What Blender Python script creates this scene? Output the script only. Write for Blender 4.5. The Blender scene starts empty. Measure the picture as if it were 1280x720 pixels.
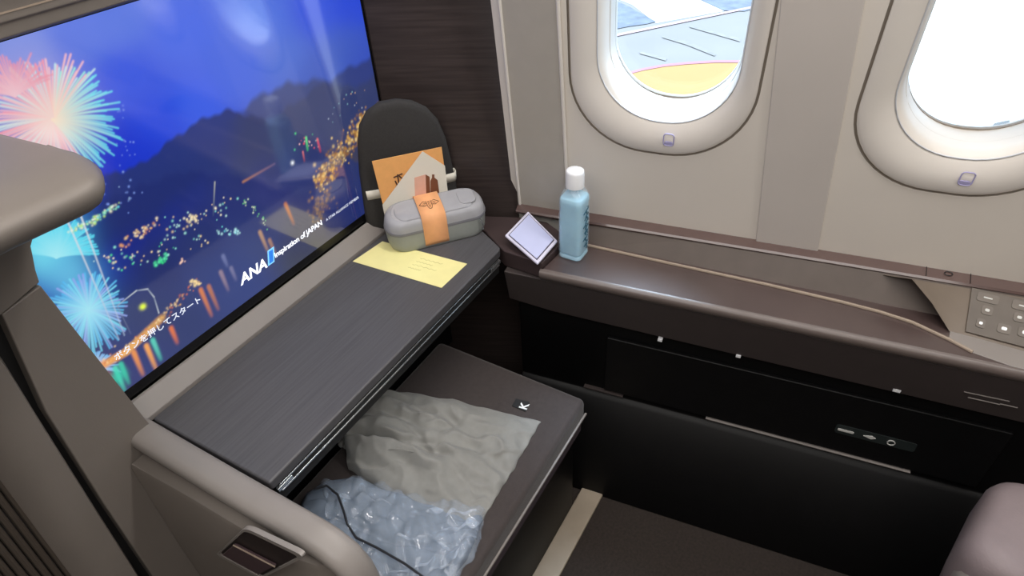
import bpy, bmesh, math, random
import numpy as np
from mathutils import Vector, noise
random.seed(7); rng = np.random.default_rng(7)
PI = math.pi
scene = bpy.context.scene
col = scene.collection

# ------------------------------------------------------------------ camera frame
FPX = 796.0
vx = np.array([620, 690, FPX]); vz = np.array([70, -940, FPX])
_X = vx/np.linalg.norm(vx); _Z = -vz/np.linalg.norm(vz); _Z -= _X*(_X@_Z); _Z /= np.linalg.norm(_Z)
_Y = -np.cross(_Z, _X)
M = np.array([_X, _Y, _Z]).T            # rows: camera right, up, forward in world axes
CAM = np.array([-0.88838908, -0.93330287, 0.7678642])
def bp(u, v, n, d):                     # where the sight line of a photo pixel meets a plane of the room
    r = np.array([(u-640)/FPX, -(v-360)/FPX, 1])@M
    return CAM + (d-np.dot(n, CAM))/np.dot(n, r)*r
ANG = math.radians(8.3)                 # the cabin side runs 8.3 degrees off the seat axis
D = np.array([math.sin(ANG), -math.cos(ANG), 0.]); N = np.array([math.cos(ANG), math.sin(ANG), 0.]); UP = np.array([0, 0, 1.])
def K(s, t, z): return s*D + t*N + z*UP                 # console frame: along, outboard, up
def pz(u, v, z): return bp(u, v, (0, 0, 1), z)
def py_(u, v, y): return bp(u, v, (0, 1, 0), y)
def px_(u, v, x): return bp(u, v, (1, 0, 0), x)
def pt(u, v, t): return bp(u, v, N, t)
def st(P): return float(P@D), float(P@N), float(P[2])
TH = .12
WN = N*math.cos(TH)+UP*math.sin(TH); WU = -N*math.sin(TH)+UP*math.cos(TH); WB = K(0, .18, -.02)
def Wl(s, h, off=0.): return WB + s*D + h*WU + off*WN   # side wall frame: along, up, outward
def pw(u, v, off=0.):
    P = bp(u, v, WN, WB@WN+off)-WB
    return float(P@D), float(P@WU)

# ------------------------------------------------------------------ materials
def s2l(c):
    c = np.asarray(c, float)/255.
    return np.where(c <= .04045, c/12.92, ((c+.055)/1.055)**2.4)
def mat(name, rgb, rough=.5, metal=0, vary=.08, scale=30, stretch=(1, 1, 1), bump=0., bscale=200, coat=0, spec=.5, trans=0, alpha=1, ior=1.45, sheen=0, rot=0, coat_rough=.1):
    m = bpy.data.materials.new(name); m.use_nodes = True
    nt = m.node_tree; b = nt.nodes['Principled BSDF']
    c = s2l(rgb)
    tc = nt.nodes.new('ShaderNodeTexCoord'); mp = nt.nodes.new('ShaderNodeMapping')
    mp.inputs['Scale'].default_value = stretch; mp.inputs['Rotation'].default_value = (0, 0, rot)
    nt.links.new(tc.outputs['Object'], mp.inputs['Vector'])
    nz = nt.nodes.new('ShaderNodeTexNoise'); nz.inputs['Scale'].default_value = scale; nz.inputs['Detail'].default_value = 4
    nt.links.new(mp.outputs[0], nz.inputs['Vector'])
    cr = nt.nodes.new('ShaderNodeValToRGB')
    cr.color_ramp.elements[0].position = .3; cr.color_ramp.elements[1].position = .7
    cr.color_ramp.elements[0].color = (*(c*(1-vary)), 1); cr.color_ramp.elements[1].color = (*np.minimum(c*(1+vary), 1), 1)
    nt.links.new(nz.outputs['Fac'], cr.inputs['Fac']); nt.links.new(cr.outputs['Color'], b.inputs['Base Color'])
    b.inputs['Roughness'].default_value = rough; b.inputs['Metallic'].default_value = metal
    b.inputs['Specular IOR Level'].default_value = spec; b.inputs['IOR'].default_value = ior
    b.inputs['Coat Weight'].default_value = coat; b.inputs['Coat Roughness'].default_value = coat_rough
    b.inputs['Transmission Weight'].default_value = trans; b.inputs['Alpha'].default_value = alpha
    b.inputs['Sheen Weight'].default_value = sheen
    if bump:
        n2 = nt.nodes.new('ShaderNodeTexNoise'); n2.inputs['Scale'].default_value = bscale; n2.inputs['Detail'].default_value = 3
        nt.links.new(mp.outputs[0], n2.inputs['Vector'])
        bu = nt.nodes.new('ShaderNodeBump'); bu.inputs['Strength'].default_value = bump; bu.inputs['Distance'].default_value = .002
        nt.links.new(n2.outputs['Fac'], bu.inputs['Height']); nt.links.new(bu.outputs[0], b.inputs['Normal'])
    return m
def emit(name, rgb, strength):
    m = bpy.data.materials.new(name); m.use_nodes = True
    b = m.node_tree.nodes['Principled BSDF']
    b.inputs['Base Color'].default_value = (*s2l(rgb), 1)
    b.inputs['Emission Color'].default_value = (*s2l(rgb), 1); b.inputs['Emission Strength'].default_value = strength
    return m

# ------------------------------------------------------------------ mesh builder
class MB:
    def __init__(self): self.v = []; self.f = []
    def add(self, vs, fs):
        o = len(self.v); self.v += [tuple(float(c) for c in p) for p in vs]; self.f += [tuple(i+o for i in f) for f in fs]; return self
    def prism(self, poly, vec):
        n = len(poly); vec = np.asarray(vec, float); a = [np.asarray(p, float) for p in poly]
        return self.add(a+[p+vec for p in a], [tuple(range(n))[::-1], tuple(range(n, 2*n))]+[(i, (i+1) % n, n+(i+1) % n, n+i) for i in range(n)])
    def box(self, o, ex, ey, ez):       # corner and three edge vectors
        o = np.asarray(o, float); ex, ey, ez = map(lambda q: np.asarray(q, float), (ex, ey, ez))
        return self.prism([o, o+ex, o+ex+ey, o+ey], ez)
    def aabb(self, x0, x1, y0, y1, z0, z1): return self.box((x0, y0, z0), (x1-x0, 0, 0), (0, y1-y0, 0), (0, 0, z1-z0))
    def loft(self, rings, closed=True, caps=False):
        n = len(rings[0]); vs = [p for r in rings for p in r]; fs = []
        m = n if closed else n-1
        for k in range(len(rings)-1):
            for i in range(m): fs.append((k*n+i, k*n+(i+1) % n, (k+1)*n+(i+1) % n, (k+1)*n+i))
        if caps: fs.append(tuple(range(n))[::-1]); fs.append(tuple((len(rings)-1)*n+i for i in range(n)))
        return self.add(vs, fs)
    def tube(self, pts, r, n=8, caps=True):
        pts = [np.asarray(p, float) for p in pts]; rings = []; prev = None
        for i, p in enumerate(pts):
            t = pts[min(i+1, len(pts)-1)]-pts[max(i-1, 0)]; t = t/(np.linalg.norm(t)+1e-9)
            ref = np.array([0, 0, 1.]) if abs(t[2]) < .9 else np.array([1., 0, 0])
            a = np.cross(t, ref); a /= np.linalg.norm(a); b = np.cross(t, a)
            rr = r[i] if hasattr(r, '__len__') else r
            rings.append([p+rr*(math.cos(q)*a+math.sin(q)*b) for q in np.linspace(0, 2*PI, n, endpoint=False)])
        return self.loft(rings, True, caps)
    def build(self, name, m, parent=None, smooth=True, bevel=0, seg=3, sub=0, angle=35, solid=0):
        me = bpy.data.meshes.new(name)
        V = np.array(self.v)
        if parent is not None: base = np.array(world_loc(parent))
        else: base = np.array([(V[:, 0].min()+V[:, 0].max())/2, (V[:, 1].min()+V[:, 1].max())/2, V[:, 2].min()])
        me.from_pydata((V-base).tolist(), [], self.f); me.update()
        bmm = bmesh.new(); bmm.from_mesh(me); bmesh.ops.recalc_face_normals(bmm, faces=bmm.faces); bmm.to_mesh(me); bmm.free()
        if smooth:
            me.polygons.foreach_set('use_smooth', [True]*len(me.polygons)); me.set_sharp_from_angle(angle=math.radians(angle))
        me.materials.append(m)
        o = bpy.data.objects.new(name, me); col.objects.link(o)
        if parent is not None: o.parent = parent
        else: o.location = base
        if solid:
            md = o.modifiers.new('s', 'SOLIDIFY'); md.thickness = solid; md.offset = 0
        if bevel:
            md = o.modifiers.new('b', 'BEVEL'); md.width = bevel; md.segments = seg; md.limit_method = 'ANGLE'; md.angle_limit = math.radians(35); md.harden_normals = True
        if sub:
            md = o.modifiers.new('u', 'SUBSURF'); md.levels = sub; md.render_levels = sub
        return o
def world_loc(o):
    p = Vector((0, 0, 0))
    while o is not None: p = p+o.location; o = o.parent
    return p
def tag(o, label=None, cat=None, group=None, kind=None):
    if label: o['label'] = label
    if cat: o['category'] = cat
    if group: o['group'] = group
    if kind: o['kind'] = kind
    return o
def thing(name, loc, label, cat, group=None):
    o = bpy.data.objects.new(name, None); o.empty_display_size = .05; o.location = [float(c) for c in loc]; col.objects.link(o)
    return tag(o, label, cat, group)
def struct(o): o['kind'] = 'structure'; return o
def text(name, body, m, parent, origin, ex, ey, size, depth=.0004, shear=0, bold=0, spacing=1., align='LEFT'):
    cu = bpy.data.curves.new(name, 'FONT'); cu.body = body; cu.size = 1; cu.shear = shear; cu.offset = bold; cu.space_character = spacing
    cu.align_x = align
    tmp = bpy.data.objects.new('tmp', cu); col.objects.link(tmp)
    dg = bpy.context.evaluated_depsgraph_get(); dg.update()
    me = bpy.data.meshes.new_from_object(tmp.evaluated_get(dg)); bpy.data.objects.remove(tmp)
    ex = np.asarray(ex, float); ey = np.asarray(ey, float); ez = np.cross(ex, ey)
    b = MB(); vs = [np.asarray(origin)+size*(v.co.x*ex+v.co.y*ey)+ez*depth for v in me.vertices]
    b.add(vs, [tuple(p.vertices) for p in me.polygons])
    bpy.data.meshes.remove(me)
    return b.build(name, m, parent, smooth=False)
def rrect(hw, hh, r, n=10, e=2.0):       # rounded rectangle outline
    out = []
    for cx, cy, a0 in ((hw-r, hh-r, 0), (-hw+r, hh-r, PI/2), (-hw+r, -hh+r, PI), (hw-r, -hh+r, 3*PI/2)):
        for k in range(n+1):
            a = a0+PI/2*k/n; out.append((cx+r*math.cos(a), cy+r*math.sin(a)))
    return out

# ------------------------------------------------------------------ palette
m_wall = mat('cream_sidewall', (220, 213, 203), .55, vary=.02, scale=6)
m_pillar = mat('grey_pillar', (200, 193, 186), .55, vary=.02, scale=6)
m_reveal = mat('window_reveal_plastic', (220, 214, 206), .4, vary=.02, scale=6)
m_groove = mat('groove_shadow_gap', (150, 140, 128), .8, vary=.02)
m_track = mat('grey_trim_line', (196, 198, 202), .5, vary=.02)
m_lilac = mat('lilac_latch', (170, 165, 205), .4, vary=.03)
m_dwood = mat('dark_wood_laminate', (58, 50, 48), .32, vary=.25, scale=7, stretch=(1, 1, 22), bump=.05)
m_table = mat('dark_grained_table', (80, 79, 82), .42, vary=.13, scale=9, stretch=(1, 30, 30), bump=.08, bscale=60)
m_ctop = mat('brown_console_top', (72, 58, 56), .35, vary=.1, scale=9, coat=1, coat_rough=.38, spec=1.)
m_brown = mat('taupe_brown_shell', (118, 111, 105), .5, vary=.03, scale=12, bump=.05, bscale=400)
m_brownl = mat('warm_grey_trim', (136, 130, 126), .4, vary=.03, scale=12)
m_edge = mat('tan_edging', (150, 135, 120), .4, vary=.03)
m_apron = mat('charcoal_brown_apron', (62, 55, 54), .5, vary=.05)
m_back = mat('brown_back_panel', (84, 74, 68), .55, vary=.05)
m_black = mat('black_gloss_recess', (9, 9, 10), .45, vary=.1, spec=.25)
m_black2 = mat('black_matt_plastic', (30, 30, 31), .6, vary=.1)
m_bezel = mat('black_bezel', (14, 14, 16), .25, vary=.05)
m_silver = mat('silver_rail', (190, 195, 198), .25, metal=.9, vary=.03)
m_white = mat('white_plastic', (236, 238, 240), .4, vary=.01)
m_mark = mat('pale_grey_marking', (200, 200, 196), .5, vary=.01)
m_otto = mat('brown_grey_upholstery', (60, 53, 52), .85, vary=.1, scale=120, bump=.35, bscale=700, sheen=.2)
m_ottos = mat('mauve_brown_side', (66, 56, 62), .8, vary=.08, scale=80, bump=.3, bscale=600)
m_seat = mat('mauve_grey_leather', (128, 116, 118), .55, vary=.05, scale=20, bump=.2, bscale=300)
m_carpet = mat('dark_brown_carpet', (44, 37, 33), .95, vary=.25, scale=150, bump=.6, bscale=500)
m_strip = mat('beige_floor_strip', (150, 138, 122), .5, vary=.05)
m_bag = mat('grey_cotton_bag', (136, 136, 133), .85, vary=.06, scale=60, bump=.25, bscale=900, sheen=.2)
m_bag2 = mat('blue_grey_cloth', (112, 124, 140), .8, vary=.08, scale=40, bump=.2, bscale=700)
m_cord = mat('dark_cord', (40, 42, 48), .7)
m_pouch = mat('black_felt_case', (50, 48, 47), .85, vary=.1, scale=200, bump=.3, bscale=900)
m_kraft = mat('kraft_orange_paper', (236, 172, 104), .7, vary=.04, scale=60)
m_kraft2 = mat('kraft_band_paper', (238, 172, 120), .7, vary=.04, scale=60)
m_ink = mat('brown_ink', (70, 45, 35), .7)
m_card = mat('cream_card', (226, 220, 206), .6, vary=.02)
m_yell = mat('pale_yellow_card', (236, 228, 160), .65, vary=.03)
m_olive = mat('olive_print', (176, 172, 110), .7)
m_kit = mat('silver_grey_hard_case', (160, 160, 164), .36, vary=.04, scale=40, bump=.06, bscale=500)
m_kitl = mat('greenish_grey_lower_case', (142, 146, 142), .4, vary=.05, scale=40)
m_mirror = mat('sky_reflection_plate', (198, 204, 238), .25, metal=0, vary=.02)  # mirror-like flap plate: window sky reflection painted in as pale lavender
m_glassy = mat('clear_bottle_plastic', (222, 242, 252), .08, vary=0, alpha=.26, spec=1., coat=.5, coat_rough=.05)
m_water = mat('water_blue_tint', (180, 230, 255), .12, vary=.06, scale=40, trans=.25, ior=1.15)
m_inkb = mat('dark_teal_print', (36, 84, 104), .5)
m_flute = mat('fluted_dark_taupe', (72, 64, 57), .6, vary=.05)

# ------------------------------------------------------------------ the room shell
FZ = -.75; CZ = 1.45
b = MB().aabb(-2.2, .6, -3.3, .9, FZ-.04, FZ); struct(b.build('floor', m_carpet))
b = MB().aabb(-2.2, .25, -3.3, .9, CZ, CZ+.04); struct(b.build('ceiling', mat('cabin_ceiling_white', (225, 222, 216), .7)))
b = MB().aabb(-2.24, -2.2, -3.3, .9, FZ, CZ); struct(b.build('wall_left', mat('cabin_wall_taupe', (150, 142, 134), .7)))
b = MB().aabb(-2.2, .85, -3.34, -3.3, FZ, CZ); struct(b.build('wall_back', mat('cabin_bulkhead_taupe', (140, 130, 122), .7)))
# forward bulkhead behind the screen and the dark wood return running from the screen to the side wall
b = MB().aabb(-2.2, .11, .07, .11, FZ, CZ)
b.prism([np.array([.108, .075, FZ]), np.array([.092, -.0, FZ]), K(.282, .178, FZ), K(.262, .30, FZ)], (0, 0, CZ-FZ))
struct(b.build('wall_front', m_dwood))

# side wall with window openings
WIN = [(.594, 1), (1.100, 2), (1.606, 3), (2.112, 4), (2.618, 5)]
HC = .443; OHW, OHH, OR = .176, .27, .155
outl = rrect(OHW, OHH, OR, 12); NO = len(outl)
H0, H1 = -.02, .95
from mathutils.geometry import tessellate_polygon
loops = [[(.27, -.85), (3.4, -.85), (3.4, 1.55), (.27, 1.55)]]+[[(c+p[0], HC+p[1]) for p in outl[::-1]] for c, i in WIN]
flat = [q for l in loops for q in l]
tris = tessellate_polygon([[Vector((x, y, 0)) for x, y in l] for l in loops])
b = MB().add([Wl(*q) for q in flat], [tuple(t) for t in tris])
struct(b.build('wall_right', m_wall, smooth=False))
# pillar bands between the window panels, slightly proud, and the forward edge strip
b = MB()
def band(quad, off0=-.004, off1=.002):
    b.prism([Wl(s, h, off0) for s, h in quad], (off1-off0)*WN)
band([(.822, H0), (.942, H0), (.880, .60), (.880, H1), (.76, H1), (.762, .60)])
band([(1.328, H0), (1.448, H0), (1.386, .60), (1.386, H1), (1.266, H1), (1.268, .60)])
struct(b.build('trim_1', m_pillar, bevel=.002))
b = MB(); band([(.286, H0), (.405, H0), (.396, H1), (.292, H1)], -.006, .004); struct(b.build('trim_2', mat('grey_edge_strip', (176, 170, 160), .5, vary=.02), bevel=.002))
b = MB(); b.tube([Wl(.409, H0, -.004), Wl(.398, H1, -.004)], .004); b.tube([Wl(.289, H0, -.006), Wl(.293, H1, -.006)], .0035)
struct(b.build('trim_3', m_reveal))

for c, i in WIN:
    root = thing('window_%d' % i, Wl(c, HC-OHH), None, None); struct(root)
    def ring(hw, hh, r, off, dc=0., dh=0.): return [Wl(c+dc+p[0], HC+dh+p[1], off) for p in rrect(hw, hh, r, 12)]
    g = MB(); g.loft([ring(OHW+.001, OHH+.001, OR, .000), ring(OHW, OHH, OR, .004), ring(OHW-.0045, OHH-.0045, OR-.004, .004), ring(OHW-.0045, OHH-.0045, OR-.004, -.001)])
    g.build('seal_groove', m_groove, root)
    g = MB(); g.loft([ring(OHW-.0045, OHH-.0045, OR-.004, .0), ring(OHW-.010, OHH-.010, OR-.006, -.003), ring(OHW-.030, OHH-.040, OR-.02, .004, .002),
                      ring(OHW-.044, OHH-.062, OR-.03, .012, .006), ring(OHW-.049, OHH-.070, OR-.03, .020, .009), ring(OHW-.052, OHH-.074, OR-.033, .034, .011),
                      ring(OHW-.054, OHH-.077, OR-.035, .05, .012), ring(OHW-.056, OHH-.082, OR-.036, .07, .013), ring(OHW-.057, OHH-.084, OR-.04, .090, .013)])
    g.build('window_reveal', m_reveal, root, angle=60)
    g = MB(); g.loft([ring(OHW-.050, OHH-.080, OR-.04, .078, .013), ring(OHW-.0565, OHH-.0865, OR-.042, .078, .013), ring(OHW-.0565, OHH-.0865, OR-.042, .084, .013)])
    g.build('rubber_seal', m_groove, root)
    g = MB(); rr_ = ring(OHW-.046, OHH-.066, OR-.031, .0135, .007); g.tube(rr_+[rr_[0]], .0013, 6, False); g.build('inner_trim_line', m_track, root)
    # raised shade lip in the throat
    g = MB(); g.tube(ring(OHW-.0535, OHH-.0755, OR-.035, .052, .012)+[ring(OHW-.0535, OHH-.0755, OR-.035, .052, .012)[0]], .0022, 6, False)
    g.build('shade_track', m_reveal, root)
    g = MB(); R = ring(OHW-.05, OHH-.08, OR-.04, .088, .013); R2 = ring(OHW-.05, OHH-.08, OR-.04, .094, .013)
    g.add(R+R2, [tuple(range(len(R))), tuple(range(len(R), 2*len(R)))[::-1]])
    gm = bpy.data.materials.get('window_pane')
    if not gm:
        gm = bpy.data.materials.new('window_pane'); gm.use_nodes = True; nt = gm.node_tree; nt.nodes.clear()
        o_ = nt.nodes.new('ShaderNodeOutputMaterial'); mx = nt.nodes.new('ShaderNodeMixShader'); tr = nt.nodes.new('ShaderNodeBsdfTransparent'); gl = nt.nodes.new('ShaderNodeBsdfGlossy')
        tr.inputs[0].default_value = (.95, .98, 1, 1); gl.inputs['Roughness'].default_value = .02; fr = nt.nodes.new('ShaderNodeFresnel'); fr.inputs[0].default_value = 1.3
        nt.links.new(fr.outputs[0], mx.inputs[0]); nt.links.new(tr.outputs[0], mx.inputs[1]); nt.links.new(gl.outputs[0], mx.inputs[2]); nt.links.new(mx.outputs[0], o_.inputs[0])
    g.build('pane', gm, root, smooth=False)
    g = MB(); lo = [Wl(c+.026+p[0], HC-OHH+.037+p[1], -.0005) for p in rrect(.010, .013, .006, 5)]
    g.tube(lo+[lo[0]], .0012, 6, False); g.build('latch_mark', m_lilac, root)
    g = MB(); g.prism([Wl(c+.026+p[0], HC-OHH+.029+p[1], -.001) for p in rrect(.008, .003, .003, 4)], .004*WN); g.build('latch_button', m_lilac, root)

# ------------------------------------------------------------------ outside: sunlit apron
GZ = -4.6
def ground_mat(name, rgb):
    return mat(name, rgb, .8, vary=.05, scale=.6)
b = MB().aabb(-60, 160, -120, 120, GZ-.2, GZ); struct(b.build('ground', ground_mat('pale_concrete_apron', (116, 108, 102))))
def paint(name, polys, m, z):
    q = MB()
    for pl in polys: q.prism([pz(u, v, GZ+z) for u, v in pl], (0, 0, .002))
    return q.build(name, m, smooth=False)
arc = [(640, 175), (680, 135), (740, 104), (803, 87), (830, 82), (860, 79), (895, 77), (935, 77), (1000, 82), (1060, 96), (1110, 120), (1140, 150)]
struct(paint('ground_marking', [arc+[(1130, 190), (1060, 225), (900, 250), (740, 240), (660, 210)]], mat('yellow_marking_paint', (150, 112, 60), .8, vary=.05, scale=.8), .01))
struct(paint('ground_marking_edge', [[(u, v-1.6) for u, v in arc]+[(u, v+1.2) for u, v in arc[::-1]]], mat('faded_red_paint', (150, 96, 104), .8), .02))
struct(paint('ground_joint', [[(700, 57), (1060, -17), (1060, -15), (700, 60)]], mat('rose_grey_joint', (160, 130, 132), .8), .02))
struct(paint('ground_patch', [[(700, -30), (786, 8), (820, 27), (808, 30), (786, 33), (700, 50)], [(872, -2), (860, -40), (1010, -50), (1020, -8), (930, 14), (905, 13)]], mat('blue_grey_patch', (92, 94, 102), .8, vary=.25, scale=3), .015))
struct(paint('ground_streak', [[(828, 45), (860, 52), (895, 68), (893, 70), (858, 56), (828, 47)], [(800, 64), (834, 73), (832, 76), (800, 67)], [(862, 32), (925, 48), (925, 52), (862, 34)]], mat('brown_grey_streak', (118, 110, 104), .8, vary=.2, scale=4), .015))
struct(paint('ground_pale_patch', [[(1100, -60), (1420, -60), (1420, 220), (1100, 220)], [(640, -60), (860, -60), (876, -3), (905, 14), (820, 29), (790, 6), (690, -34)]], mat('pale_paint', (170, 168, 162), .8, vary=.04, scale=.5), .005))
struct(paint('ground_arc_marking', [[(1236, 163), (1243, 154), (1262, 150), (1262, 153), (1246, 157), (1241, 163)], [(1250, 156), (1290, 152), (1290, 154), (1250, 158)]], mat('grey_marking_paint', (84, 80, 76), .8), .015))

# ------------------------------------------------------------------ television
T = thing('television', (-.39, .03, -.02), 'large wall screen showing fireworks over a night bay', 'television')
SX0, SX1, SZ0, SZ1 = -.87, .085, .004, .540
b = MB().aabb(SX0-.012, SX1+.012, .004, .068, -.018, SZ1+.012); b.build('bezel', m_bezel, T, bevel=.003)
NX, NZ = 760, 426
xs = np.linspace(SX0, SX1, NX); zs = np.linspace(SZ0, SZ1, NZ)
XX, ZZ = np.meshgrid(xs, zs)
P = np.stack([XX, np.zeros_like(XX), ZZ], -1)-CAM
q = P@M.T
UU = 640+FPX*q[..., 0]/q[..., 2]; VV = 360-FPX*q[..., 1]/q[..., 2]
samples = [((-40, 60), (120, 150, 230)), ((30, 70), (128, 150, 232)), ((100, 40), (88, 120, 228)), ((150, 20), (84, 118, 226)), ((160, 100), (46, 84, 226)), ((230, 40), (62, 102, 232)), ((250, 130), (56, 96, 236)), ((200, 150), (38, 76, 226)),
 ((180, 190), (28, 56, 210)), ((150, 200), (26, 52, 205)), ((330, 30), (70, 112, 226)), ((400, 20), (36, 76, 224)), ((300, 90), (64, 102, 226)), ((360, 70), (80, 116, 215)), ((440, 10), (34, 70, 220)), ((430, 55), (66, 96, 190)), ((400, 90), (62, 92, 190)),
 ((460, 70), (50, 78, 190)), ((150, 250), (22, 40, 170)), ((200, 240), (24, 44, 165)), ((150, 290), (20, 34, 145)), ((100, 250), (24, 44, 190)), ((90, 330), (40, 90, 190)), ((200, 330), (38, 48, 100)), ((250, 300), (44, 54, 104)),
 ((300, 240), (54, 64, 120)), ((330, 290), (56, 72, 124)), ((270, 345), (44, 62, 124)), ((230, 400), (38, 54, 108)), ((170, 440), (42, 56, 120)), ((180, 400), (46, 58, 104)), ((340, 220), (84, 84, 150)), ((380, 210), (86, 80, 132)),
 ((400, 260), (96, 86, 84)), ((430, 230), (92, 78, 64)), ((450, 200), (70, 62, 60)), ((450, 260), (36, 52, 66)), ((300, 350), (48, 66, 128)), ((380, 310), (60, 64, 74)), ((130, 470), (60, 60, 110)), ((-100, 300), (26, 50, 190)), ((-100, 500), (40, 60, 120))]
num = np.zeros(UU.shape+(3,)); den = np.zeros(UU.shape)
for (u, v), c in samples:
    d2 = ((UU-u)**2+(VV-v)**2)/(26.**2); w = 1/(1+d2**1.7); num += w[..., None]*s2l(c); den += w
IMG = num/den[..., None]
def smooth(e0, e1, x): t = np.clip((x-e0)/(e1-e0), 0, 1); return t*t*(3-2*t)
def ridge(pts, soft, colr, fade, amt=1.):
    global IMG
    ys = np.interp(UU, [p[0] for p in pts], [p[1] for p in pts])
    ys = ys+2.2*np.sin(UU*.17)+1.2*np.sin(UU*.41+1)
    a = smooth(-soft, soft, VV-ys)*(1-smooth(fade[0], fade[1], VV-ys))*amt
    a = a*smooth(pts[0][0]-15, pts[0][0]+25, UU)
    IMG = IMG*(1-a[..., None])+a[..., None]*s2l(colr)
ridge([(340, 150), (400, 108), (440, 84), (475, 66)], 5, (44, 58, 120), (50, 120), .9)
ridge([(120, 225), (180, 205), (225, 168), (262, 145), (290, 138), (330, 150), (380, 175), (420, 200)], 4, (38, 52, 112), (60, 110), .92)
ridge([(290, 150), (325, 120), (360, 105), (400, 100), (440, 110), (475, 95)], 6, (52, 62, 104), (60, 120), .8)
ridge([(90, 270), (160, 240), (230, 215), (300, 220), (360, 240)], 6, (30, 42, 108), (40, 100), .6)
def splat(u, v, c, r=0, mode='max', k=1.):
    p = py_(u, v, 0); i = (p[0]-SX0)/(SX1-SX0)*(NX-1); j = (p[2]-SZ0)/(SZ1-SZ0)*(NZ-1)
    r = r*1.25; R = int(math.ceil(r*2))+1; i0, j0 = int(round(i)), int(round(j))
    for jj in range(max(0, j0-R), min(NZ, j0+R+1)):
        for ii in range(max(0, i0-R), min(NX, i0+R+1)):
            w = k*math.exp(-((ii-i)**2+(jj-j)**2)/(2*max(r, .6)**2))
            IMG[jj, ii] = IMG[jj, ii]*(1-w)+c*w
def line(p0, p1, c0, c1, r=.6, k0=.8, k1=.8, sag=0., n=None):
    L = math.hypot(p1[0]-p0[0], p1[1]-p0[1]); n = n or int(L/1.1)+2
    for a in np.linspace(0, 1, n):
        splat(p0[0]+(p1[0]-p0[0])*a, p0[1]+(p1[1]-p0[1])*a+sag*a*a, s2l(c0)*(1-a)+s2l(c1)*a, r, k=k0*(1-a)+k1*a)
def burst(cx, cy, R, n, colf, a0=0, a1=2*PI, asp=1., tilt=0., sag=10, rr=.55, inner=.0, k1=.75):
    for i in range(n):
        a = a0+(a1-a0)*(i+random.random())/n; L = R*(.72+.3*random.random())
        dx, dy = math.cos(a)*L, -math.sin(a)*L*asp
        c0, c1 = colf(a)
        line((cx+dx*inner, cy+dy*inner), (cx+dx, cy+dy), c0, c1, rr, .6, k1, sag)
for (cx, cy, r, c, k) in [(70, 150, 30, (240, 205, 190), .5), (30, 130, 42, (205, 165, 190), .35), (70, 290, 24, (90, 215, 245), .85), (55, 320, 22, (120, 225, 245), .8), (112, 385, 18, (90, 190, 240), .5), (90, 345, 22, (120, 215, 245), .6)]:
    w = k*np.exp(-((UU-cx)**2+(VV-cy)**2)/(2*r*r)); IMG = IMG*(1-w[..., None])+w[..., None]*s2l(c)
def c_top(a):
    a = a % (2*PI)
    if a < .9 or a > 5.4: return (250, 225, 200), (110, 232, 245)
    if a < 1.7: return (250, 220, 200), random.choice([(160, 240, 225), (250, 190, 200), (200, 235, 240)])
    return (245, 215, 205), random.choice([(250, 150, 170), (240, 180, 200), (200, 230, 235)])
burst(68, 150, 88, 160, c_top, 0, 2*PI, 1.05, sag=9, rr=.55, k1=.6)
burst(20, 120, 62, 44, lambda a: ((240, 200, 210), (235, 150, 170)), .5, 3.0, 1., sag=6, rr=.5, k1=.5)
burst(72, 322, 58, 110, lambda a: ((170, 240, 250), (90, 220, 245)), .2, 2.9, 1., sag=8)
burst(112, 388, 52, 100, lambda a: ((170, 235, 250), random.choice([(90, 190, 245), (120, 220, 250), (150, 170, 245)])), 0, 2*PI, 1.0, sag=4, rr=.6)
burst(120, 465, 34, 46, lambda a: ((180, 230, 250), (130, 190, 245)), .2, 2.9, 1.0, sag=8)
line((82, 268), (150, 425), (225, 232, 235), (180, 200, 230), .55, .8, .45)
line((98, 258), (157, 420), (225, 232, 235), (180, 200, 230), .55, .8, .4)
def lights(poly, n, cols, r=(.5, 1.0), jit=4, k=.85):
    for _ in range(n):
        a = random.random()*(len(poly)-1); i = int(a); f = a-i
        u = poly[i][0]*(1-f)+poly[i+1][0]*f+random.gauss(0, jit); v = poly[i][1]*(1-f)+poly[i+1][1]*f+random.gauss(0, jit)
        splat(u, v, s2l(random.choice(cols)), random.uniform(*r)*.8, k=k*random.uniform(.55, 1.15) if k < .8 else min(1, k*random.uniform(.6, 1.2)))
CW = [(255, 245, 220), (255, 225, 170), (200, 245, 240), (150, 235, 225)]
lights([(88, 290), (120, 275), (152, 254)], 70, [(200, 240, 120), (160, 240, 200), (250, 250, 220), (110, 220, 240)], (.6, 1.3), 2)
lights([(155, 305), (180, 292), (200, 278)], 45, [(255, 215, 150), (255, 240, 210), (230, 160, 110)], (.6, 1.3), 3)
lights([(130, 330), (170, 325), (210, 312), (260, 300)], 60, CW+[(90, 230, 160)], (.5, 1.1), 7)
lights([(195, 332), (206, 324), (210, 318)], 24, [(60, 225, 140), (100, 240, 180)], (.8, 1.5), 2)
lights([(226, 330), (232, 325)], 9, [(255, 210, 190)], (.8, 1.2), 2)
lights([(210, 290), (245, 275), (290, 255)], 55, CW, (.5, 1.2), 7)
lights([(240, 275), (246, 272)], 14, [(255, 235, 190)], (.8, 1.5), 3)
lights([(275, 292), (300, 290)], 22, [(120, 235, 245), (190, 245, 250)], (.7, 1.4), 3)
lights([(300, 250), (320, 262), (335, 285)], 26, [(130, 230, 140), (220, 240, 200)], (.5, 1.), 2)
lights([(370, 185), (384, 176), (395, 182)], 16, [(90, 230, 140), (240, 80, 110), (255, 200, 200)], (.6, 1.3), 5)
line((384, 172), (386, 188), (120, 240, 150), (60, 160, 110), 1.0); line((398, 174), (402, 190), (240, 90, 120), (150, 60, 90), 1.0); line((380, 190), (382, 202), (230, 120, 130), (120, 60, 90), .8)
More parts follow.
